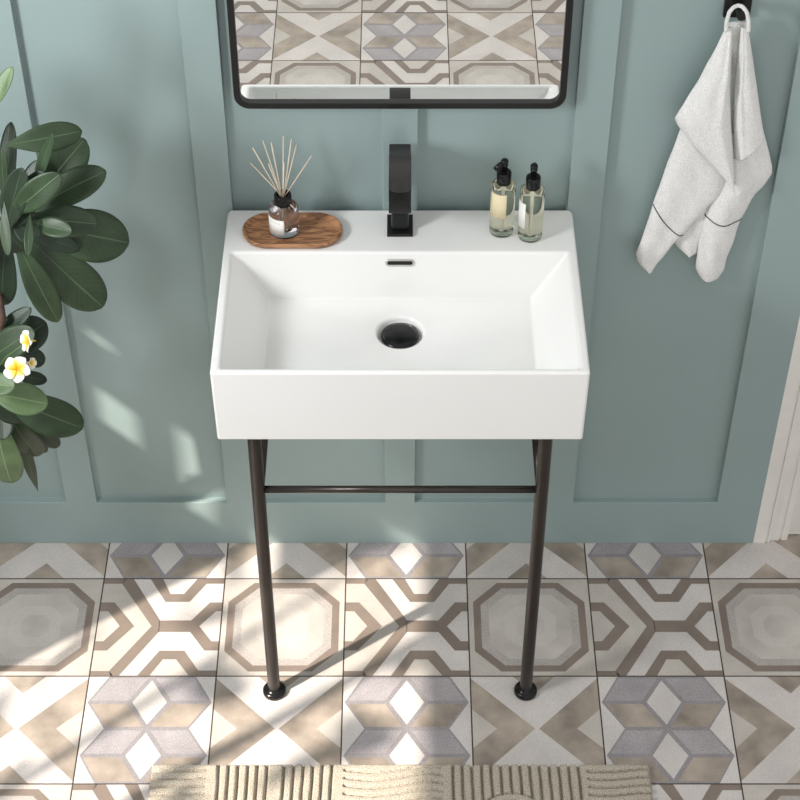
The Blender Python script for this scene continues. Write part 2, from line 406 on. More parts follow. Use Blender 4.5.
rings = [edge, ringv(.044, ZF), ringv(.0405, ZF - .0015), ringv(.0385, ZF - .006), ringv(.037, ZF - .02)]
for a, b_ in zip(rings, rings[1:]):
    for k in range(len(angs)):
        j = (k + 1) % len(angs)
        if (a[k].co - a[j].co).length < 1e-6: continue
        bm.faces.new((a[k], a[j], b_[j], b_[k]))
bm.faces.new(rings[-1])
corner = []
for x, y in rect: corner.append(min(range(len(edge)), key=lambda k: (edge[k].co.xy - Vector((x, y))).length))
for i in range(4):
    j = (i + 1) % 4; a, b_ = corner[i], corner[j]
    seq = [a]
    k = a
    while k != b_:                      # rect runs clockwise, angles run anticlockwise
        k = (k - 1) % len(edge); seq.append(k)
    bm.faces.new([ir[j], ir[i]] + [edge[q] for q in seq])
bmesh.ops.remove_doubles(bm, verts=bm.verts[:], dist=1e-6)
wl = bm.edges.layers.float.new('bevel_weight_edge')
zz = [e for e in bm.edges if not (all(v.co.z < ZB - 1e-4 for v in e.verts) and e.verts[0].co.z > .74)]
for e in bm.edges:
    a, b_ = e.verts[0].co, e.verts[1].co
    hi = a.z > .8 and b_.z > .8; lo = a.z < .74 and b_.z < .74; up = abs(a.z - b_.z) > .05
    flr = abs(a.z - ZB) < 1e-5 and abs(b_.z - ZB) < 1e-5
    e[wl] = 1. if (hi or up) else (.7 if (lo or flr) else 0)
bowl = link('bowl', bm, M['ceramic'], ba, smooth=True)
md = bowl.modifiers.new('bevel', 'BEVEL'); md.width = .0048; md.segments = 4; md.limit_method = 'WEIGHT'; md.use_clamp_overlap = False; md.harden_normals = True
bm = bmesh.new()
lathe(bm, [(0, .0), (.0315, 0), (.0325, .002), (.032, .0045), (.024, .0068), (.010, .0075), (0, .0077)], (0, dc.y, ZF - .012), 48)
lathe(bm, [(0, -.0072), (.012, -.0072), (.012, .001), (0, .001)], (0, dc.y, ZF - .0125), 20)
link('drain_cover', bm, M['black'], ba, smooth=True)
# overflow slot on the rear slope
ang = math.atan2(.0155, .09); oc = Vector((0, -.1222, .8605))
def ofl(a, b_, h):       # a along x, b up the slope, h out of it
    return (oc.x + a, oc.y + b_ * math.sin(ang) - h * math.cos(ang), oc.z + b_ * math.cos(ang) + h * math.sin(ang) * -1)
bm = bmesh.new(); ring_prism(bm, rrect(-.0250, .0250, -.0068, .0068, .0066), rrect(-.0215, .0215, -.0036, .0036, .0034), -.002, .0018, ofl)
link('overflow_ring', bm, M['chrome'], ba, bevel=.0006)
bm = bmesh.new(); outline(rrect(-.0218, .0218, -.0038, .0038, .0036), -.0018, .0006, bm, ofl)
link('overflow_hole', bm, M['void'], ba)  # solid dark inlay ; its colour paints the shade inside the slot

# ------------------------------------------------------------------ console stand
st = thing('console_stand', 'dark bronze metal tube stand with round feet standing on the patterned floor under the washbasin', 'stand', (0, -.38, 0))
for s in (-1, 1):
    x = .2425 * s
    bm = bmesh.new(); tube(bm, [(x, -.382, .004), (x, -.382, BZ0)], .0118, 28)
    lg = link('leg', bm, M['bronze'], st, smooth=True, bevel=.0005)
    bm = bmesh.new(); lathe(bm, [(0, .0003), (.0205, .0003), (.0222, .0015), (.0222, .0085), (.0205, .0105), (.0175, .0125), (.0118, .0128), (.0118, .02), (0, .02)], (x, -.382, 0), 36)
    ft = link('foot', bm, M['black'], None, smooth=True); ft.parent = lg
    bm = bmesh.new(); tube(bm, [(x, -.382, .573), (x, -.0005, .573)], .0105, 24)
    link('side_rail', bm, M['bronze'], st, smooth=True)
    bm = bmesh.new(); tube(bm, [(x, -.008, .573), (x, -.0003, .573)], .021, 28)
    link('wall_flange', bm, M['bronze'], st, smooth=True, bevel=.001)
bm = bmesh.new(); tube(bm, [(-.2425, -.382, .573), (.2425, -.382, .573)], .0066, 20)
link('crossbar', bm, M['bronze'], st, smooth=True)

# ------------------------------------------------------------------ faucet
fa = thing('faucet', 'matte black single lever faucet on the back deck of the washbasin', 'faucet', (0, -.05, BZ1))
bm = bmesh.new(); box(bm, -.0222, .0222, -.0778, -.0225, BZ1 + .0002, BZ1 + .0062)
link('base_plate', bm, M['matte_black'], fa, bevel=.0008)
bm = bmesh.new(); outline(rrect(-.0150, .0150, -.0690, -.029, .005), BZ1 + .006, .975, bm)
link('body', bm, M['black'], fa, bevel=.001)
def tongue(hw, yb, yf, r):
    o = [(hw, yb), (-hw, yb)]
    for k in range(9): a = PI - -k * PI / 2 / 8; o.append((-hw + r + r * math.cos(a), yf + r + r * math.sin(a)))
    for k in range(9): a = 1.5 * PI + k * PI / 2 / 8; o.append((hw - r + r * math.cos(a), yf + r + r * math.sin(a)))
    return o
# side silhouette of spout, extruded over x, front corners rounded
def slab(name, hw, yb, yf, r, ztop, zbot, m):
    """tongue-shaped slab whose top and underside follow ztop(y), zbot(y)"""
    bm = bmesh.new(); o = tongue(hw, yb, yf, r); n = len(o)
    # refine along y with rows
    ys_ = [yb + (yf - yb) * k / 24 for k in range(25)]
    def half(y):
        if y > yf + r: return hw
        d = (yf + r) - y; return hw - r + math.sqrt(max(0, r * r - d * d))
    rows = []
    for y in ys_:
        h = max(half(y), .001); zt, zb = ztop(y), zbot(y)
        rows.append([bm.verts.new(p) for p in ((-h, y, zb), (h, y, zb), (h, y, zt), (-h, y, zt))])
    for a, b_ in zip(rows, rows[1:]):
        for k in range(4): bm.faces.new((a[k], a[(k + 1) % 4], b_[(k + 1) % 4], b_[k]))
    bm.faces.new(rows[0]); bm.faces.new(rows[-1][::-1])
    return link(name, bm, m, fa, bevel=.0015, seg=3, angle=40)
def sm(t): t = max(0, min(1, t)); return t * t * (3 - 2 * t)
def zlev(y):
    a = -y
    return 1.0405 + .0315 * sm((a - .03) / .09) if a < .122 else 1.072 - .044 * ((a - .122) / .016) ** 2.2
slab('spout', .0187, -.026, -.129, .012, lambda y: 1.020, lambda y: .956 + .054 * max(0, (-y - .110) / .019) ** 1.5, M['void_black'])
slab('lever', .0180, -.029, -.138, .0125, zlev, lambda y: 1.0212, M['lever'])

# ------------------------------------------------------------------ mirror
mi = thing('wall_mirror', 'rectangular wall mirror with rounded corners and a thin black frame above the washbasin', 'mirror', (0, 0, 1.111))
def fy(a, b_, h): return (a, -h, b_)
bm = bmesh.new()
ring_prism(bm, rrect(-.2725, .2725, 1.1065, 1.86, .026, 10), rrect(-.2618, .2618, 1.1175, 1.8493, .017, 10), .0002, .024, fy)
link('frame', bm, M['matte_black'], mi, bevel=.0012)
bm = bmesh.new(); outline(rrect(-.2622, .2622, 1.1171, 1.8497, .017, 10), .004, .017, bm, fy)
link('mirror_glass', bm, M['mirror'], mi)

# ------------------------------------------------------------------ wooden tray + diffuser
def stadium(cx, cy, hx, hy, n=20):
    o = []
    for k in range(n + 1): a = -PI / 2 + PI * k / n; o.append((cx + hx - hy + hy * math.cos(a), cy + hy * math.sin(a)))
    for k in range(n + 1): a = PI / 2 + PI * k / n; o.append((cx - hx + hy + hy * math.cos(a), cy + hy * math.sin(a)))
    return o
TC = (-.1842, -.0690)
bm = bmesh.new()
rows = [(.012, .0002), (.003, .0015), (0, .0075), (.0004, .0115), (.0018, .0125), (.004, .012), (.008, .0068), (.013, .0055)]
rv = [[bm.verts.new((a, b_, BZ1 + z)) for a, b_ in stadium(*TC, .0862 - d, .0450 - d)] for d, z in rows]
for a, b_ in zip(rv, rv[1:]):
    for k in range(len(a)): j = (k + 1) % len(a); bm.faces.new((a[k], a[j], b_[j], b_[k]))
bm.faces.new(rv[0][::-1]); bm.faces.new(rv[-1])
tr = link('wooden_tray', bm, M['wood'], smooth=True)
tag(tr, 'oval walnut wood tray lying on the left end of the washbasin deck', 'tray')

DX, DY, DZ = -.1978, -.0680, BZ1 + .0057
df = thing('reed_diffuser', 'small glass reed diffuser with black collar and pale sticks on the wooden tray', 'diffuser', (DX, DY, DZ))
bm = bmesh.new()
lathe(bm, [(0, 0), (.022, 0), (.0250, .002), (.0259, .006), (.0259, .0475), (.0250, .0525), (.0215, .0565), (.0145, .0585), (.0125, .060), (0, .060)], (DX, DY, DZ), 48)
link('bottle', bm, M['glass_lilac'], df, smooth=True)
bm = bmesh.new()
R = [[(.0118, .060), (.0145, .060), (.0148, .062), (.0148, .0775), (.0142, .079), (.0108, .079), (.0106, .077), (.0106, .060)]]
pr = R[0]; n = 36
vr = [[bm.verts.new((DX + r * math.cos(2 * PI * k / n), DY + r * math.sin(2 * PI * k / n), DZ + z)) for k in range(n)] for r, z in pr]
for i in range(len(vr)):
    a, b_ = vr[i], vr[(i + 1) % len(vr)]
    for k in range(n): j = (k + 1) % n; bm.faces.new((a[k], a[j], b_[j], b_[k]))
link('collar', bm, M['black'], df, smooth=True)
def wrap(cx, cy, r, a0, a1, z0, z1, thick=.0004, n=16):
    """curved label ; angle 0 looks to the viewer (-y), positive to the right"""
    bm = bmesh.new(); g = []
    for rr in (r, r + thick):
        for z in (z0, z1):
            g.append([bm.verts.new((cx + rr * math.sin(a0 + (a1 - a0) * k / n), cy - rr * math.cos(a0 + (a1 - a0) * k / n), z)) for k in range(n + 1)])
    i0, i1, o0_, o1_ = g
    for k in range(n):
        bm.faces.new((o0_[k], o0_[k + 1], o1_[k + 1], o1_[k])); bm.faces.new((i0[k + 1], i0[k], i1[k], i1[k + 1]))
        bm.faces.new((i0[k], i0[k + 1], o0_[k + 1], o0_[k])); bm.faces.new((i1[k + 1], i1[k], o1_[k], o1_[k + 1]))
    bm.faces.new((i0[0], o0_[0], o1_[0], i1[0])); bm.faces.new((i0[n], i1[n], o1_[n], o0_[n]))
    return bm
rd = math.radians
lb = link('label', wrap(DX, DY, .0260, rd(-75), rd(4), DZ + .010, DZ + .042), M['paper'], df, smooth=True); lb['label'] = 'white paper label'
link('printed_line', wrap(DX, DY, .0265, rd(-58), rd(-12), DZ + .0345, DZ + .0352, .0001), M['ink'], df)
tips = [(250.5, 163, -.035), (252.8, 148, -.08), (262.8, 140.5, -.03), (271.2, 142.6, -.09), (283.3, 136, -.04), (291.4, 139, -.075), (296.6, 144.4, -.03), (311.3, 156, -.06), (268.5, 164, -.10), (284, 163, -.10)]
for i, (u, v_, Y) in enumerate(tips):
    tp = at(u, v_, Y); nk = Vector((DX + (tp.x - DX) * .12, DY + (tp.y - DY) * .12, DZ + .079)); d = (nk - tp).normalized()
    nk = Vector((max(DX - .008, min(DX + .008, nk.x)), max(DY - .007, min(DY + .007, nk.y)), nk.z)); d = (nk - tp).normalized()
    t_ = (DZ + .004 - nk.z) / d.z; bt = nk + d * t_
    # stay inside the glass
    off = Vector((bt.x - DX, bt.y - DY)); 
    if off.length > .019: bt = nk + d * (t_ * max(.3, .6 * .019 / off.length)); 
    bm = bmesh.new(); tube(bm, [bt, tp], .00105, 8); link('reed', bm, M['reed'], df, smooth=True)

# ------------------------------------------------------------------ pump bottles
def pump_bottle(cx, cy, label, noz, lab, labmat):
    z0 = BZ1 + .0003; r = .0212
    t = thing('pump_bottle', label, 'bottle', (cx, cy, z0), 'pump bottles on the washbasin deck')
    bm = bmesh.new()
    lathe(bm, [(0, 0), (r - .003, 0), (r - .0006, .002), (r, .005), (r, .0965), (r - .0010, .1005), (r - .0035, .1030), (.0120, .1045), (.0105, .106), (0, .106)], (cx, cy, z0), 48)
    link('bottle', bm, M['glass_clear'], t, smooth=True)
    bm = bmesh.new(); tube(bm, [(cx, cy, z0 + .008), (cx, cy, z0 + .100)], .0022, 10); link('dip_tube', bm, M['paper'], t, smooth=True)
    bm = bmesh.new()
    lathe(bm, [(0, .1050), (.0122, .1050), (.0125, .106), (.0125, .1255), (.0116, .1275), (.0052, .1282), (.0052, .1290), (0, .1290)], (cx, cy, z0), 36)
    link('cap', bm, M['black'], t, smooth=True, bevel=.0004)
    bm = bmesh.new()
    lathe(bm, [(0, .1285), (.0052, .1285), (.0052, .139), (.0062, .140), (.0064, .1495), (.0052, .1515), (0, .1518)], (cx, cy, z0), 28)
    a = rd(noz); dx, dy = math.sin(a), -math.cos(a)
    tube(bm, [(cx, cy, z0 + .1455), (cx + dx * .010, cy + dy * .010, z0 + .1435), (cx + dx * .0190, cy + dy * .0190, z0 + .1375)], [.0050, .0046, .0040], 14)
    link('pump_head', bm, M['black'], t, smooth=True)
    a0, a1, b0, b1 = lab
    l = link('label', wrap(cx, cy, r + .0002, rd(a0), rd(a1), z0 + b0, z0 + b1), labmat, t, smooth=True)
    l['label'] = 'cream front label' if labmat is M['cream'] else 'white front label'
    return t
pump_bottle(.1742, -.0620, 'left clear pump bottle with a cream label and its nozzle turned left', -62, (-66, 14, .043, .093), M['cream'])
pump_bottle(.2225, -.0755, 'right clear pump bottle with a narrow bright white label on its left side', 172, (-84, -32, .030, .082), M['paper'])

# ------------------------------------------------------------------ towel hook and towel
hk = thing('towel_hook', 'black square wall hook near the top right holding the white towel', 'hook', (.537, D, 1.262))
bm = bmesh.new(); outline(rrect(.5165, .5595, 1.262, 1.325, .002, 3), -D + .0002, -D + .0085, bm, fy)
link('plate', bm, M['matte_black'], hk, bevel=.001)
bm = bmesh.new()
tube(bm, [(.5375, .006, 1.291), (.5375, -.034, 1.291)], .0078, 20)
tube(bm, [(.5375, -.034, 1.291), (.5375, -.037, 1.291)], .0085, 20)
link('peg', bm, M['matte_black'], hk, smooth=True, bevel=.001)

tw = thing('hand_towel', 'white terry hand towel with thin charcoal stripes hanging from the black wall hook', 'towel', (.537, -.02, .74))
tb = bmesh.new(); sheets = {}
def resamp(P, t):
    k = t * (len(P) - 1); i = min(int(k), len(P) - 2); f = k - i
    # Catmull-Rom
    p0, p1, p2, p3 = P[max(i - 1, 0)], P[i], P[i + 1], P[min(i + 2, len(P) - 1)]
    lin = tuple(b_ + (c - b_) * f for b_, c in zip(p1, p2)); cr = tuple(.5 * ((2 * b_) + (-a + c) * f + (2 * a - 5 * b_ + 4 * c - d) * f * f + (-a + 3 * b_ - 3 * c + d) * f ** 3) for a, b_, c, d in zip(p0, p1, p2, p3))
    return tuple(.6 * l_ + .4 * c_ for l_, c_ in zip(lin, cr))
def sheet(key, Lp, Rp, yb, bulge, nr=46, nc=22, thick=.004):
    def pt(s, t):
        l, r = resamp(Lp, t), resamp(Rp, t); u, v_ = l[0] + (r[0] - l[0]) * s, l[1] + (r[1] - l[1]) * s
        p = at(u, v_, -.028); p.y = yb(t) - bulge(s, t) + .0012 * math.sin(p.x * 150 + p.z * 60); return p
    F = [[tb.verts.new(pt(j / nc, i / nr)) for j in range(nc + 1)] for i in range(nr + 1)]
    Bk = [[tb.verts.new(pt(j / nc, i / nr) + Vector((0, thick if 0 < j < nc and 0 < i < nr else thick * .45, 0))) for j in range(nc + 1)] for i in range(nr + 1)]
    for i in range(nr):
        for j in range(nc):
            try:
                tb.faces.new((F[i][j], F[i][j + 1], F[i + 1][j + 1], F[i + 1][j])); tb.faces.new((Bk[i][j + 1], Bk[i][j], Bk[i + 1][j], Bk[i + 1][j + 1]))
            except ValueError: pass
    ed = [(0, j) for j in range(nc)] + [(i, nc) for i in range(nr)] + [(nr, j) for j in range(nc, 0, -1)] + [(i, 0) for i in range(nr, 0, -1)]
    for q in range(len(ed)):
        a, b_ = ed[q], ed[(q + 1) % len(ed)]
        tb.faces.new((F[b_[0]][b_[1]], F[a[0]][a[1]], Bk[a[0]][a[1]], Bk[b_[0]][b_[1]]))
    sheets[key] = pt
top = lambda t, a, b_: a + (b_ - a) * sm(t * 2.5)
# back fold between the flaps, then the lower panels, then the two upper flaps
sheet('fold', [(727, 24), (727, 60), (728, 100), (729, 150), (730, 190)], [(748, 24), (749, 60), (748, 100), (744, 150), (742, 190)],
      lambda t: top(t, -.026, -.006), lambda s, t: -.006 * math.sin(PI * s), 24, 10)
sheet('low_left', [(693, 105), (683, 131), (668, 170), (654, 210), (645, 239), (637, 260), (640, 270), (649, 276)],
      [(728, 140), (729, 182), (722, 198), (705, 217), (684, 240), (672, 253), (661, 266), (652, 277)],
      lambda t: -.010 + .004 * t, lambda s, t: .016 * math.sin(PI * s) ** .7 + .004 * math.sin(s * 7 + 1))
sheet('middle', [(706, 190), (692, 220), (682, 240), (675, 250), (679, 258), (688, 264)], [(722, 200), (716, 225), (710, 245), (704, 258), (700, 264), (693, 266)],
      lambda t: .002, lambda s, t: .008 * math.sin(PI * s), 20, 10)
sheet('low_right', [(730, 140), (723, 185), (714, 204), (706, 222), (702, 243), (699, 262), (697, 276), (701, 284)],
      [(762, 125), (775, 180), (757, 203), (743, 227), (736, 248), (729, 266), (726, 278), (720, 286)],
      lambda t: -.006 + .002 * t, lambda s, t: .017 * math.sin(PI * s) ** .7 + .003 * math.sin(s * 6))
sheet('flap_left', [(726, 27), (711, 56), (695, 86), (675, 119), (687, 138), (711, 164), (731, 185)],
      [(732, 27), (731, 60), (730, 92), (731, 122), (733, 150), (734, 170), (734, 187)],
      lambda t: top(t, -.030, -.024), lambda s, t: (.020 * math.sin(PI * min(1, s * .92 + .04)) ** .8 + .010 * math.exp(-((s - .82) / .12) ** 2)) * sm(t * 3 + .15))
sheet('flap_right', [(741, 27), (738, 60), (735, 95), (734, 130), (735, 161)], [(748, 27), (753, 58), (757, 86), (761, 115), (765, 141)],
      lambda t: top(t, -.030, -.022), lambda s, t: (.017 * math.sin(PI * s) ** .7 + .006 * math.exp(-((s - .2) / .12) ** 2)) * sm(t * 3 + .15))
cl = link('cloth', tb, M['towel'], tw, smooth=True)
for key, ta, tc_ in (('low_left', 3.0 / 7, 4.0 / 7), ('low_right', 3.0 / 7, 3.0 / 7)):
    pt = sheets[key]; ps = []
    for k in range(21):
        s = k / 20; t_ = ta + (tc_ - ta) * s + .022 * math.sin(PI * s); ps.append(pt(s, t_) + Vector((0, -.0007, 0)))
    bm = bmesh.new(); tube(bm, ps, .0009, 8); s_ = link('stripe', bm, M['stripe'], tw, smooth=True); s_['label'] = 'thin charcoal stripe'
lp = [(726, 31, -.036), (726.5, 22, -.037), (729.5, 12, -.036), (734, 7, -.031), (738.5, 5.5, -.028), (743, 7, -.031), (747, 13, -.036), (748.5, 22, -.037), (748.5, 32, -.036)]
ps = [at(*resamp(lp, k / 28)) for k in range(29)]
bm = bmesh.new(); tube(bm, ps, .0033, 12); link('hanging_loop', bm, M['towel'], tw, smooth=True)

# ------------------------------------------------------------------ rug
def rug():
    xa, xb, ya, yb, H = -.4625, .4635, -1.08, -.5545, .014
    st_ = .0019; nx = int((xb - xa) / st_); ny = int((yb - ya) / st_)
    S = .0178
    vl = [(-.337, 6), (-.2165, 6), (.0995, 14)]
    vert = [x0 + S * k for x0, n_ in vl for k in range(n_)]
    hb = [(-.4625, -.357), (-.111, .086), (.3475, .4635)]
    def groove(d, w=.0032): return max(0, 1 - (abs(d) / w) ** 3)
    def height(x, y):
        e = yb - y; g = 0
        edge = min(x - xa, xb - x, yb - y, y - ya)
        row = int(e // .19); loc = e - row * .19     # the blocks swap every 19 cm
        inh = any(a <= x <= b_ for a, b_ in hb)
        wav = .0022 * math.sin(x * 31) + .0012 * math.sin(x * 57 + 1)
        if row % 2: inh = not inh
        if inh:
            if not (row == 0 and ((-.111 < x < -.104) or (.078 < x < .086) or x < -.4605)) and loc > .008:
                q = (e + wav + (.010 * math.exp(-((x - .055) / .035) ** 2) if row == 0 and -.111 < x < .086 else 0)) / .0170
                g = groove((q - round(q)) * .0170, .0030)
        else:
            arc = None
            if row == 0:
                dx, dy = x - .205, e - .135; rr = math.hypot(dx, dy)
                if -.1 < dx < .13 and rr < .0712: arc = rr
            if arc is not None:
                q = arc / S; g = groove((q - round(q)) * S)
            elif row == 0:
                w2 = .0016 * math.sin(e * 22 + x * 9)
                g = max([groove(x + w2 - q) for q in vert] + [0])
            else:
                q = (x + .003 * math.sin(e * 20)) / S; g = groove((q - round(q)) * S)
        h = H - .0115 * g
        h *= min(1, .30 + (max(edge, 0) / .006)) if edge < .0045 else 1
        return h + .0006 * random.random()
    vs, fs = [], []
    for j in range(ny + 1):
        for i in range(nx + 1):
            x = xa + (xb - xa) * i / nx; y = ya + (yb - ya) * j / ny
            jx = .0012 * math.sin(y * 41) if i in (0, nx) else 0; jy = .0014 * math.sin(x * 37) + .0008 * math.sin(x * 90) if j in (0, ny) else 0
            vs.append((x + jx, y + jy, height(x, y)))
    W = nx + 1
    for j in range(ny):
        for i in range(nx): fs.append((j * W + i, j * W + i + 1, (j + 1) * W + i + 1, (j + 1) * W + i))
    rim = [i for i in range(nx)] + [nx + j * W for j in range(ny)] + [ny * W + i for i in range(nx, 0, -1)] + [j * W for j in range(ny, 0, -1)]
    base = len(vs)
    for r_ in rim: vs.append((vs[r_][0], vs[r_][1], .0003))
    n_ = len(rim)
    for k in range(n_): j = (k + 1) % n_; fs.append((rim[j], rim[k], base + k, base + j))
    fs.append(tuple(base + k for k in range(n_))[::-1])
    me = bpy.data.meshes.new('bath_rug'); me.from_pydata(vs, [], fs); me.materials.append(M['rug'])
    for p in me.polygons: p.use_smooth = True
    o = bpy.data.objects.new('bath_rug', me); COL.objects.link(o)
    tag(o, 'flecked beige wool rug with carved ridges lying on the floor in front of the washbasin', 'rug')
rug()

# ------------------------------------------------------------------ frangipani plant
PX, PY = -1.06, -.34
pl = thing('frangipani_plant', 'potted frangipani with broad dark green leaves and white yellow flowers at the left edge', 'plant', (PX, PY, 0))
bm = bmesh.new(); lathe(bm, [(0, .001), (.09, .001), (.1, .01), (.13, .24), (.135, .25), (.12, .25), (.115, .23), (0, .23)], (PX, PY, 0), 40)
pt_ = link('pot', bm, M['pot'], pl, smooth=True)
C1 = at(14, 226, -.17); C2 = at(-14, 388, -.30); C0 = at(-30, 120, -.27)
bm = bmesh.new(); tube(bm, [(PX, PY, .2), (PX + .02, PY, .45), (PX + .10, PY + .01, .62), (PX + .20, PY + .02, .70)], [.019, .017, .015, .013], 14)
link('trunk', bm, M['bark'], pl, smooth=True)
for tgt in (C1, C2, C0):
    a = Vector((PX + .2, PY + .02, .70)); mid = at(-34, 265, -.20) if tgt is C1 else (a + tgt) / 2 + Vector((.0, 0, -.03))
    bm = bmesh.new(); tube(bm, [a - Vector((.03, 0, .02)), a, mid, tgt], [.014, .012, .010, .006], 12); link('branch', bm, M['bark'], pl, smooth=True)
bm = bmesh.new(); tube(bm, [at(-4, 340, -.3), at(2, 318, -.29), at(-1, 295, -.25), at(0, 283, -.22)], [.007, .007, .006, .006], 12); link('branch', bm, M['bark'], pl, smooth=True)

camv = Vector((0, -math.cos(PITCH), math.sin(PITCH)))
def leaf(base, tip, wpx, m, droop=.10, roll=0., fold=.12, tipsharp=0., par=None, name='leaf'):
    """one leaf blade : obovate, creased along the midrib, bent along its length"""
    ax = tip - base; Ln = ax.length; a = ax.normalized()
    n = (camv - a * camv.dot(a)).normalized(); s = a.cross(n).normalized()
    cr, sr = math.cos(roll), math.sin(roll); s, n = s * cr + n * sr, n * cr - s * sr
    half = wpx * .00163 / 2
    bm = bmesh.new(); uvl = bm.loops.layers.uv.new('UVMap'); NR, NC = 30, 8; G_ = []; uvs = {}
    for i in range(NR + 1):
        t = i / NR
        w = ((math.sin(PI / 2 * t / .62) ** 1.15 if t < .62 else max(0, 1 - ((t - .62) / .38) ** 2.1) ** .56) if tipsharp == 0 else math.sin(PI * t ** (1.0)) ** 1.0)
        w = max(w * (1 - .0 * t), 0) * half
        if i == 0: w = half * .06
        if i == NR: w = half * .08
        c = base + ax * t + n * (droop * Ln * math.sin(PI * t) )
        row = []
        for j in range(NC + 1):
            q = j / NC * 2 - 1
            ww = .05 * w * math.sin(9 * t + 3 * q)
            p = c + s * (w * q) + n * (fold * w * (abs(q) ** 1.2) + ww * abs(q))
            v_ = bm.verts.new(p); uvs[v_] = (.5 + q / 2, t); row.append(v_)
        G_.append(row)
    for i in range(NR):
        for j in range(NC):
            f = bm.faces.new((G_[i][j], G_[i][j + 1], G_[i + 1][j + 1], G_[i + 1][j]))
            for l in f.loops: l[uvl].uv = uvs[l.vert]
    o = link(name, bm, m, par or pl, smooth=True, kind='raw')
    md = o.modifiers.new('thick', 'SOLIDIFY'); md.thickness = .0009; md.offset = -1
    return o
LF = [ # base u,v,Y  tip u,v,Y  width  material  roll  droop
 (2, 146, -.26, 82, 131, -.22, 27, 'leaf', -.25, .06), (10, 212, -.22, 11, 122, -.17, 19, 'leaf_dark', .3, .05),
 (34, 204, -.21, 85, 139, -.16, 40, 'leaf', -.1, .08), (34, 205, -.26, 53, 134, -.28, 15, 'leaf', .5, .03),
 (8, 216, -.30, 60, 174, -.31, 27, 'leaf', -.35, .07), (26, 214, -.24, 106, 171, -.22, 34, 'leaf', .1, .07),
 (30, 222, -.24, 129, 243, -.22, 52, 'leaf', -.1, .08), (24, 220, -.27, 98, 224, -.27, 31, 'leaf', .1, .07),
 (30, 222, -.30, 72, 232, -.33, 19, 'leaf', .1, .05), (22, 226, -.27, 79, 250, -.26, 18, 'leaf_dark', -.2, .05),
 (22, 232, -.24, 103, 307, -.23, 46, 'leaf', .0, .07), (12, 232, -.27, 58, 322, -.27, 28, 'leaf', .15, .06),
 (30, 212, -.31, 28, 256, -.36, 9, 'leaf', .3, .03), (4, 200, -.32, 8, 256, -.37, 11, 'leaf', -.2, .03),
 (8, 228, -.26, 2, 305, -.24, 30, 'leaf_dark', .1, .05), (-8, 112, -.28, 12, 67, -.26, 14, 'leaf_light', .2, .04),
 (18, 215, -.24, 40, 160, -.20, 20, 'leaf_dark', .2, .04), (6, 205, -.28, 2, 150, -.27, 14, 'leaf', .4, .03),
 (24, 224, -.24, 60, 200, -.22, 26, 'leaf_dark', -.2, .04), (16, 222, -.23, 36, 268, -.2, 24, 'leaf_dark', .1, .04),
 (-10, 345, -.29, 31, 308, -.27, 18, 'leaf_dark', .2, .05), (4, 352, -.27, 46, 322, -.24, 36, 'leaf_dark', -.1, .06),
 (-18, 366, -.31, 34, 330, -.31, 34, 'leaf', .1, .07), (12, 350, -.26, 45, 362, -.23, 20, 'leaf_dark', .1, .04),
 (8, 372, -.27, 47, 381, -.24, 15, 'leaf_dark', -.1, .03), (-16, 392, -.33, 48, 404, -.33, 33, 'leaf_light', .1, .08),
 (-8, 390, -.30, 83, 428, -.28, 42, 'leaf', -.1, .08), (-22, 384, -.35, 15, 386, -.37, 24, 'leaf_light', .2, .06),
 (-8, 402, -.31, 11, 483, -.29, 40, 'leaf_light', .1, .06), (0, 402, -.29, 39, 456, -.26, 32, 'leaf', -.1, .06),
 (20, 412, -.27, 59, 447, -.24, 20, 'leaf_dark', .1, .04), (16, 420, -.28, 38, 491, -.25, 13, 'leaf', .2, .03, 1),
 (0, 398, -.28, 3, 440, -.34, 26, 'leaf_dark', .0, .04), (-2, 380, -.25, 22, 345, -.25, 30, 'leaf_dark', .0, .04),
 (-6, 395, -.27, 40, 440, -.24, 28, 'leaf_dark', .0, .04), (16, 422, -.28, 47, 452, -.24, 14, 'leaf_dark', .2, .04),
 (12, 232, -.29, 44, 172, -.29, 26, 'leaf_dark', .1, .04), (6, 234, -.30, 22, 168, -.30, 26, 'leaf_dark', -.1, .04), (10, 222, -.29, 40, 236, -.29, 26, 'leaf_dark', .0, .03),
 (2, 225, -.29, 24, 250, -.28, 26, 'leaf_dark', .0, .03), (-12, 385, -.32, 26, 420, -.31, 34, 'leaf_dark', .0, .03),
 # leaves of the same clusters that hang outside the frame
 (4, 220, -.27, -70, 200, -.26, 40, 'leaf', .0, .07), (0, 222, -.27, -60, 260, -.30, 40, 'leaf', .0, .07), (-14, 390, -.3, -90, 400, -.3, 40, 'leaf', .0, .07),
 (-30, 122, -.28, -60, 40, -.26, 34, 'leaf', .0, .07), (-30, 122, -.28, -8, 50, -.2, 20, 'leaf', .0, .07), (-30, 122, -.28, -110, 120, -.26, 40, 'leaf', .0, .07), (-16, 395, -.3, -50, 470, -.3, 36, 'leaf', .0, .07)]
for q in LF:
    u0, v0, y0, u1, v1, y1, w, mm, rl, dr = q[:10]
    leaf(at(u0, v0, y0), at(u1, v1, y1), w, M[mm], dr, rl, tipsharp=(q[10] if len(q) > 10 else 0))
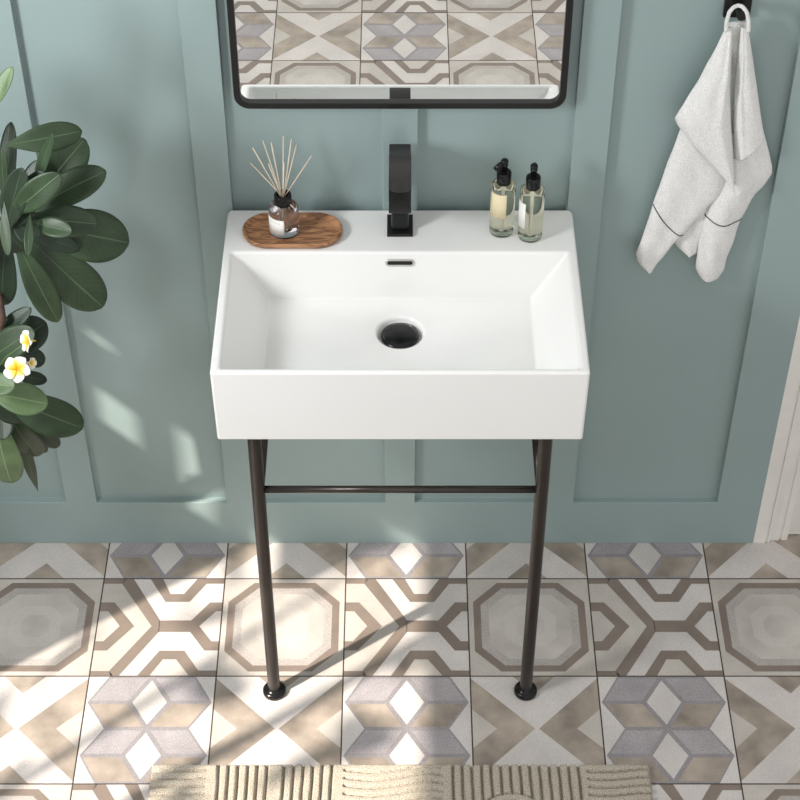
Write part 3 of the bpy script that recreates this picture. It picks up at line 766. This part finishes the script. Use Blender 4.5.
# flower stalk
bm = bmesh.new(); tube(bm, [at(-6, 372, -.335), at(6, 357, -.345), at(28, 341, -.36)], .0010, 8); link('flower_stalk', bm, M['petiole'], pl, smooth=True)
def flower(c, nrm, rot, R_, petals=5, open_=1.0):
    nrm = nrm.normalized(); x, y = frame_of(nrm)
    bm = bmesh.new(); tube(bm, [c - nrm * .012, c + nrm * .0006], [.0012, .0022], 8)
    fo = link('flower', bm, M['petal'], pl, smooth=True); fo['label'] = 'white frangipani flower with yellow centre'
    uvl = fo.data.uv_layers.new(name='UVMap')
    for k in range(petals):
        a = rot + 2 * PI * k / 5; d = x * math.cos(a) + y * math.sin(a); s = nrm.cross(d)
        bm = bmesh.new(); ul = bm.loops.layers.uv.new('UVMap'); G_ = []; uvs = {}
        for i in range(11):
            t = i / 10; w = R_ * .44 * max(math.sin(PI * (t * .93 + .05) ** 1.25), .02) ** .75
            row = []
            for j in range(7):
                q = j / 3 - 1
                p = c + d * (R_ * t * open_) + nrm * (R_ * (.28 * t - .22 * t * t + (1 - open_) * t) + .0015 * q + .18 * w * q * q) + s * (w * q + R_ * .12 * math.sin(PI * t))
                v_ = bm.verts.new(p); uvs[v_] = (q / 2 + .5, t); row.append(v_)
            G_.append(row)
        for i in range(10):
            for j in range(6):
                f = bm.faces.new((G_[i][j], G_[i][j + 1], G_[i + 1][j + 1], G_[i + 1][j]))
                for l in f.loops: l[ul].uv = uvs[l.vert]
        o = link('petal', bm, M['petal'], None, smooth=True, kind='raw'); o.parent = fo
        md = o.modifiers.new('thick', 'SOLIDIFY'); md.thickness = .0007
flower(at(17, 369, -.375), Vector((.05, -.75, .65)), .3, .0225)
flower(at(29, 341, -.37), Vector((-.75, -.45, .35)), 1.2, .0215, open_=.85)
flower(at(30, 363, -.355), Vector((.8, -.4, .3)), .8, .0130, open_=.7)

# ------------------------------------------------------------------ unseen greenery added outside the window to dapple the sun
bm = bmesh.new(); rg = random.Random(11)
for k in range(60):
    y = rg.uniform(-2.35, -.85); z = rg.uniform(.9, 2.4); x = rg.uniform(-2.1, -1.75)
    # sparser where the beam must stay whole
    if y - (x + 1.36) * .7 > -.70: continue
    c = Vector((x, y, z)); a = Vector((rg.uniform(-.4, .4), rg.uniform(-1, 1), rg.uniform(-1, .3))).normalized(); n_ = Vector((1, rg.uniform(-.6, .6), rg.uniform(-.4, .4))).normalized()
    s = a.cross(n_).normalized(); Ln = rg.uniform(.09, .17); wd = Ln * .28
    vs = []
    for t_ in range(12):
        an = 2 * PI * t_ / 12; vs.append(bm.verts.new(c + a * Ln * .5 * math.cos(an) + s * wd * math.sin(an) + n_ * .01 * math.cos(2 * an)))
    bm.faces.new(vs)
tube(bm, [(-1.95, -1.55, 0), (-1.93, -1.5, .9), (-1.9, -1.4, 1.5), (-1.9, -1.3, 2.2)], [.02, .016, .012, .006], 8)
sh = link('garden_shrub', bm, M['leaf']); tag(sh, 'leafy garden shrub standing outside the window left of the picture', 'shrub'); 

# ------------------------------------------------------------------ light
sd = Vector((.357, .25, -.39)).normalized()
sun = bpy.data.lights.new('sun', 'SUN'); so = bpy.data.objects.new('sun', sun); COL.objects.link(so)
so.rotation_euler = sd.to_track_quat('-Z', 'Y').to_euler(); so.location = (-3, -2, 3)
sun.energy = 8.6; sun.angle = math.radians(.9); sun.color = (1, .905, .80)
ar = bpy.data.lights.new('window_daylight', 'AREA'); ao = bpy.data.objects.new('window_daylight', ar); COL.objects.link(ao)
ar.shape = 'RECTANGLE'; ar.size = .4; ar.size_y = .4; ar.energy = 33; ar.color = (.98, .99, 1)
ao.location = (-1.33, -1.0, 1.75); ao.rotation_euler = (Vector((0, -.1, .8)) - ao.location).to_track_quat('-Z', 'Y').to_euler()
w = bpy.data.worlds.new('world'); sc.world = w; w.use_nodes = True; N, L = w.node_tree.nodes, w.node_tree.links
bg = N['Background']; tc = N.new('ShaderNodeTexCoord'); sp = N.new('ShaderNodeSeparateXYZ'); L.new(tc.outputs['Generated'], sp.inputs[0])
dt = N.new('ShaderNodeVectorMath'); dt.operation = 'DOT_PRODUCT'; dt.inputs[1].default_value = Vector((-.30, -.92, .26)).normalized()
L.new(tc.outputs['Generated'], dt.inputs[0])
r = N.new('ShaderNodeValToRGB'); e = r.color_ramp.elements
e[0].position = .35; e[0].color = (.36, .365, .37, 1); e[1].position = .95; e[1].color = (1.0, .99, .975, 1)
mr = N.new('ShaderNodeMapRange'); mr.inputs[1].default_value = -1; mr.inputs[2].default_value = 1
L.new(dt.outputs['Value'], mr.inputs[0]); L.new(mr.outputs[0], r.inputs[0]); L.new(r.outputs[0], bg.inputs['Color'])
bg.inputs['Strength'].default_value = 1.1

vs_ = sc.view_settings; sc.display_settings.display_device = 'sRGB'
vs_.view_transform = 'Standard'; vs_.look = 'None'; vs_.gamma = 1; vs_.exposure = 0; vs_.use_curve_mapping = False
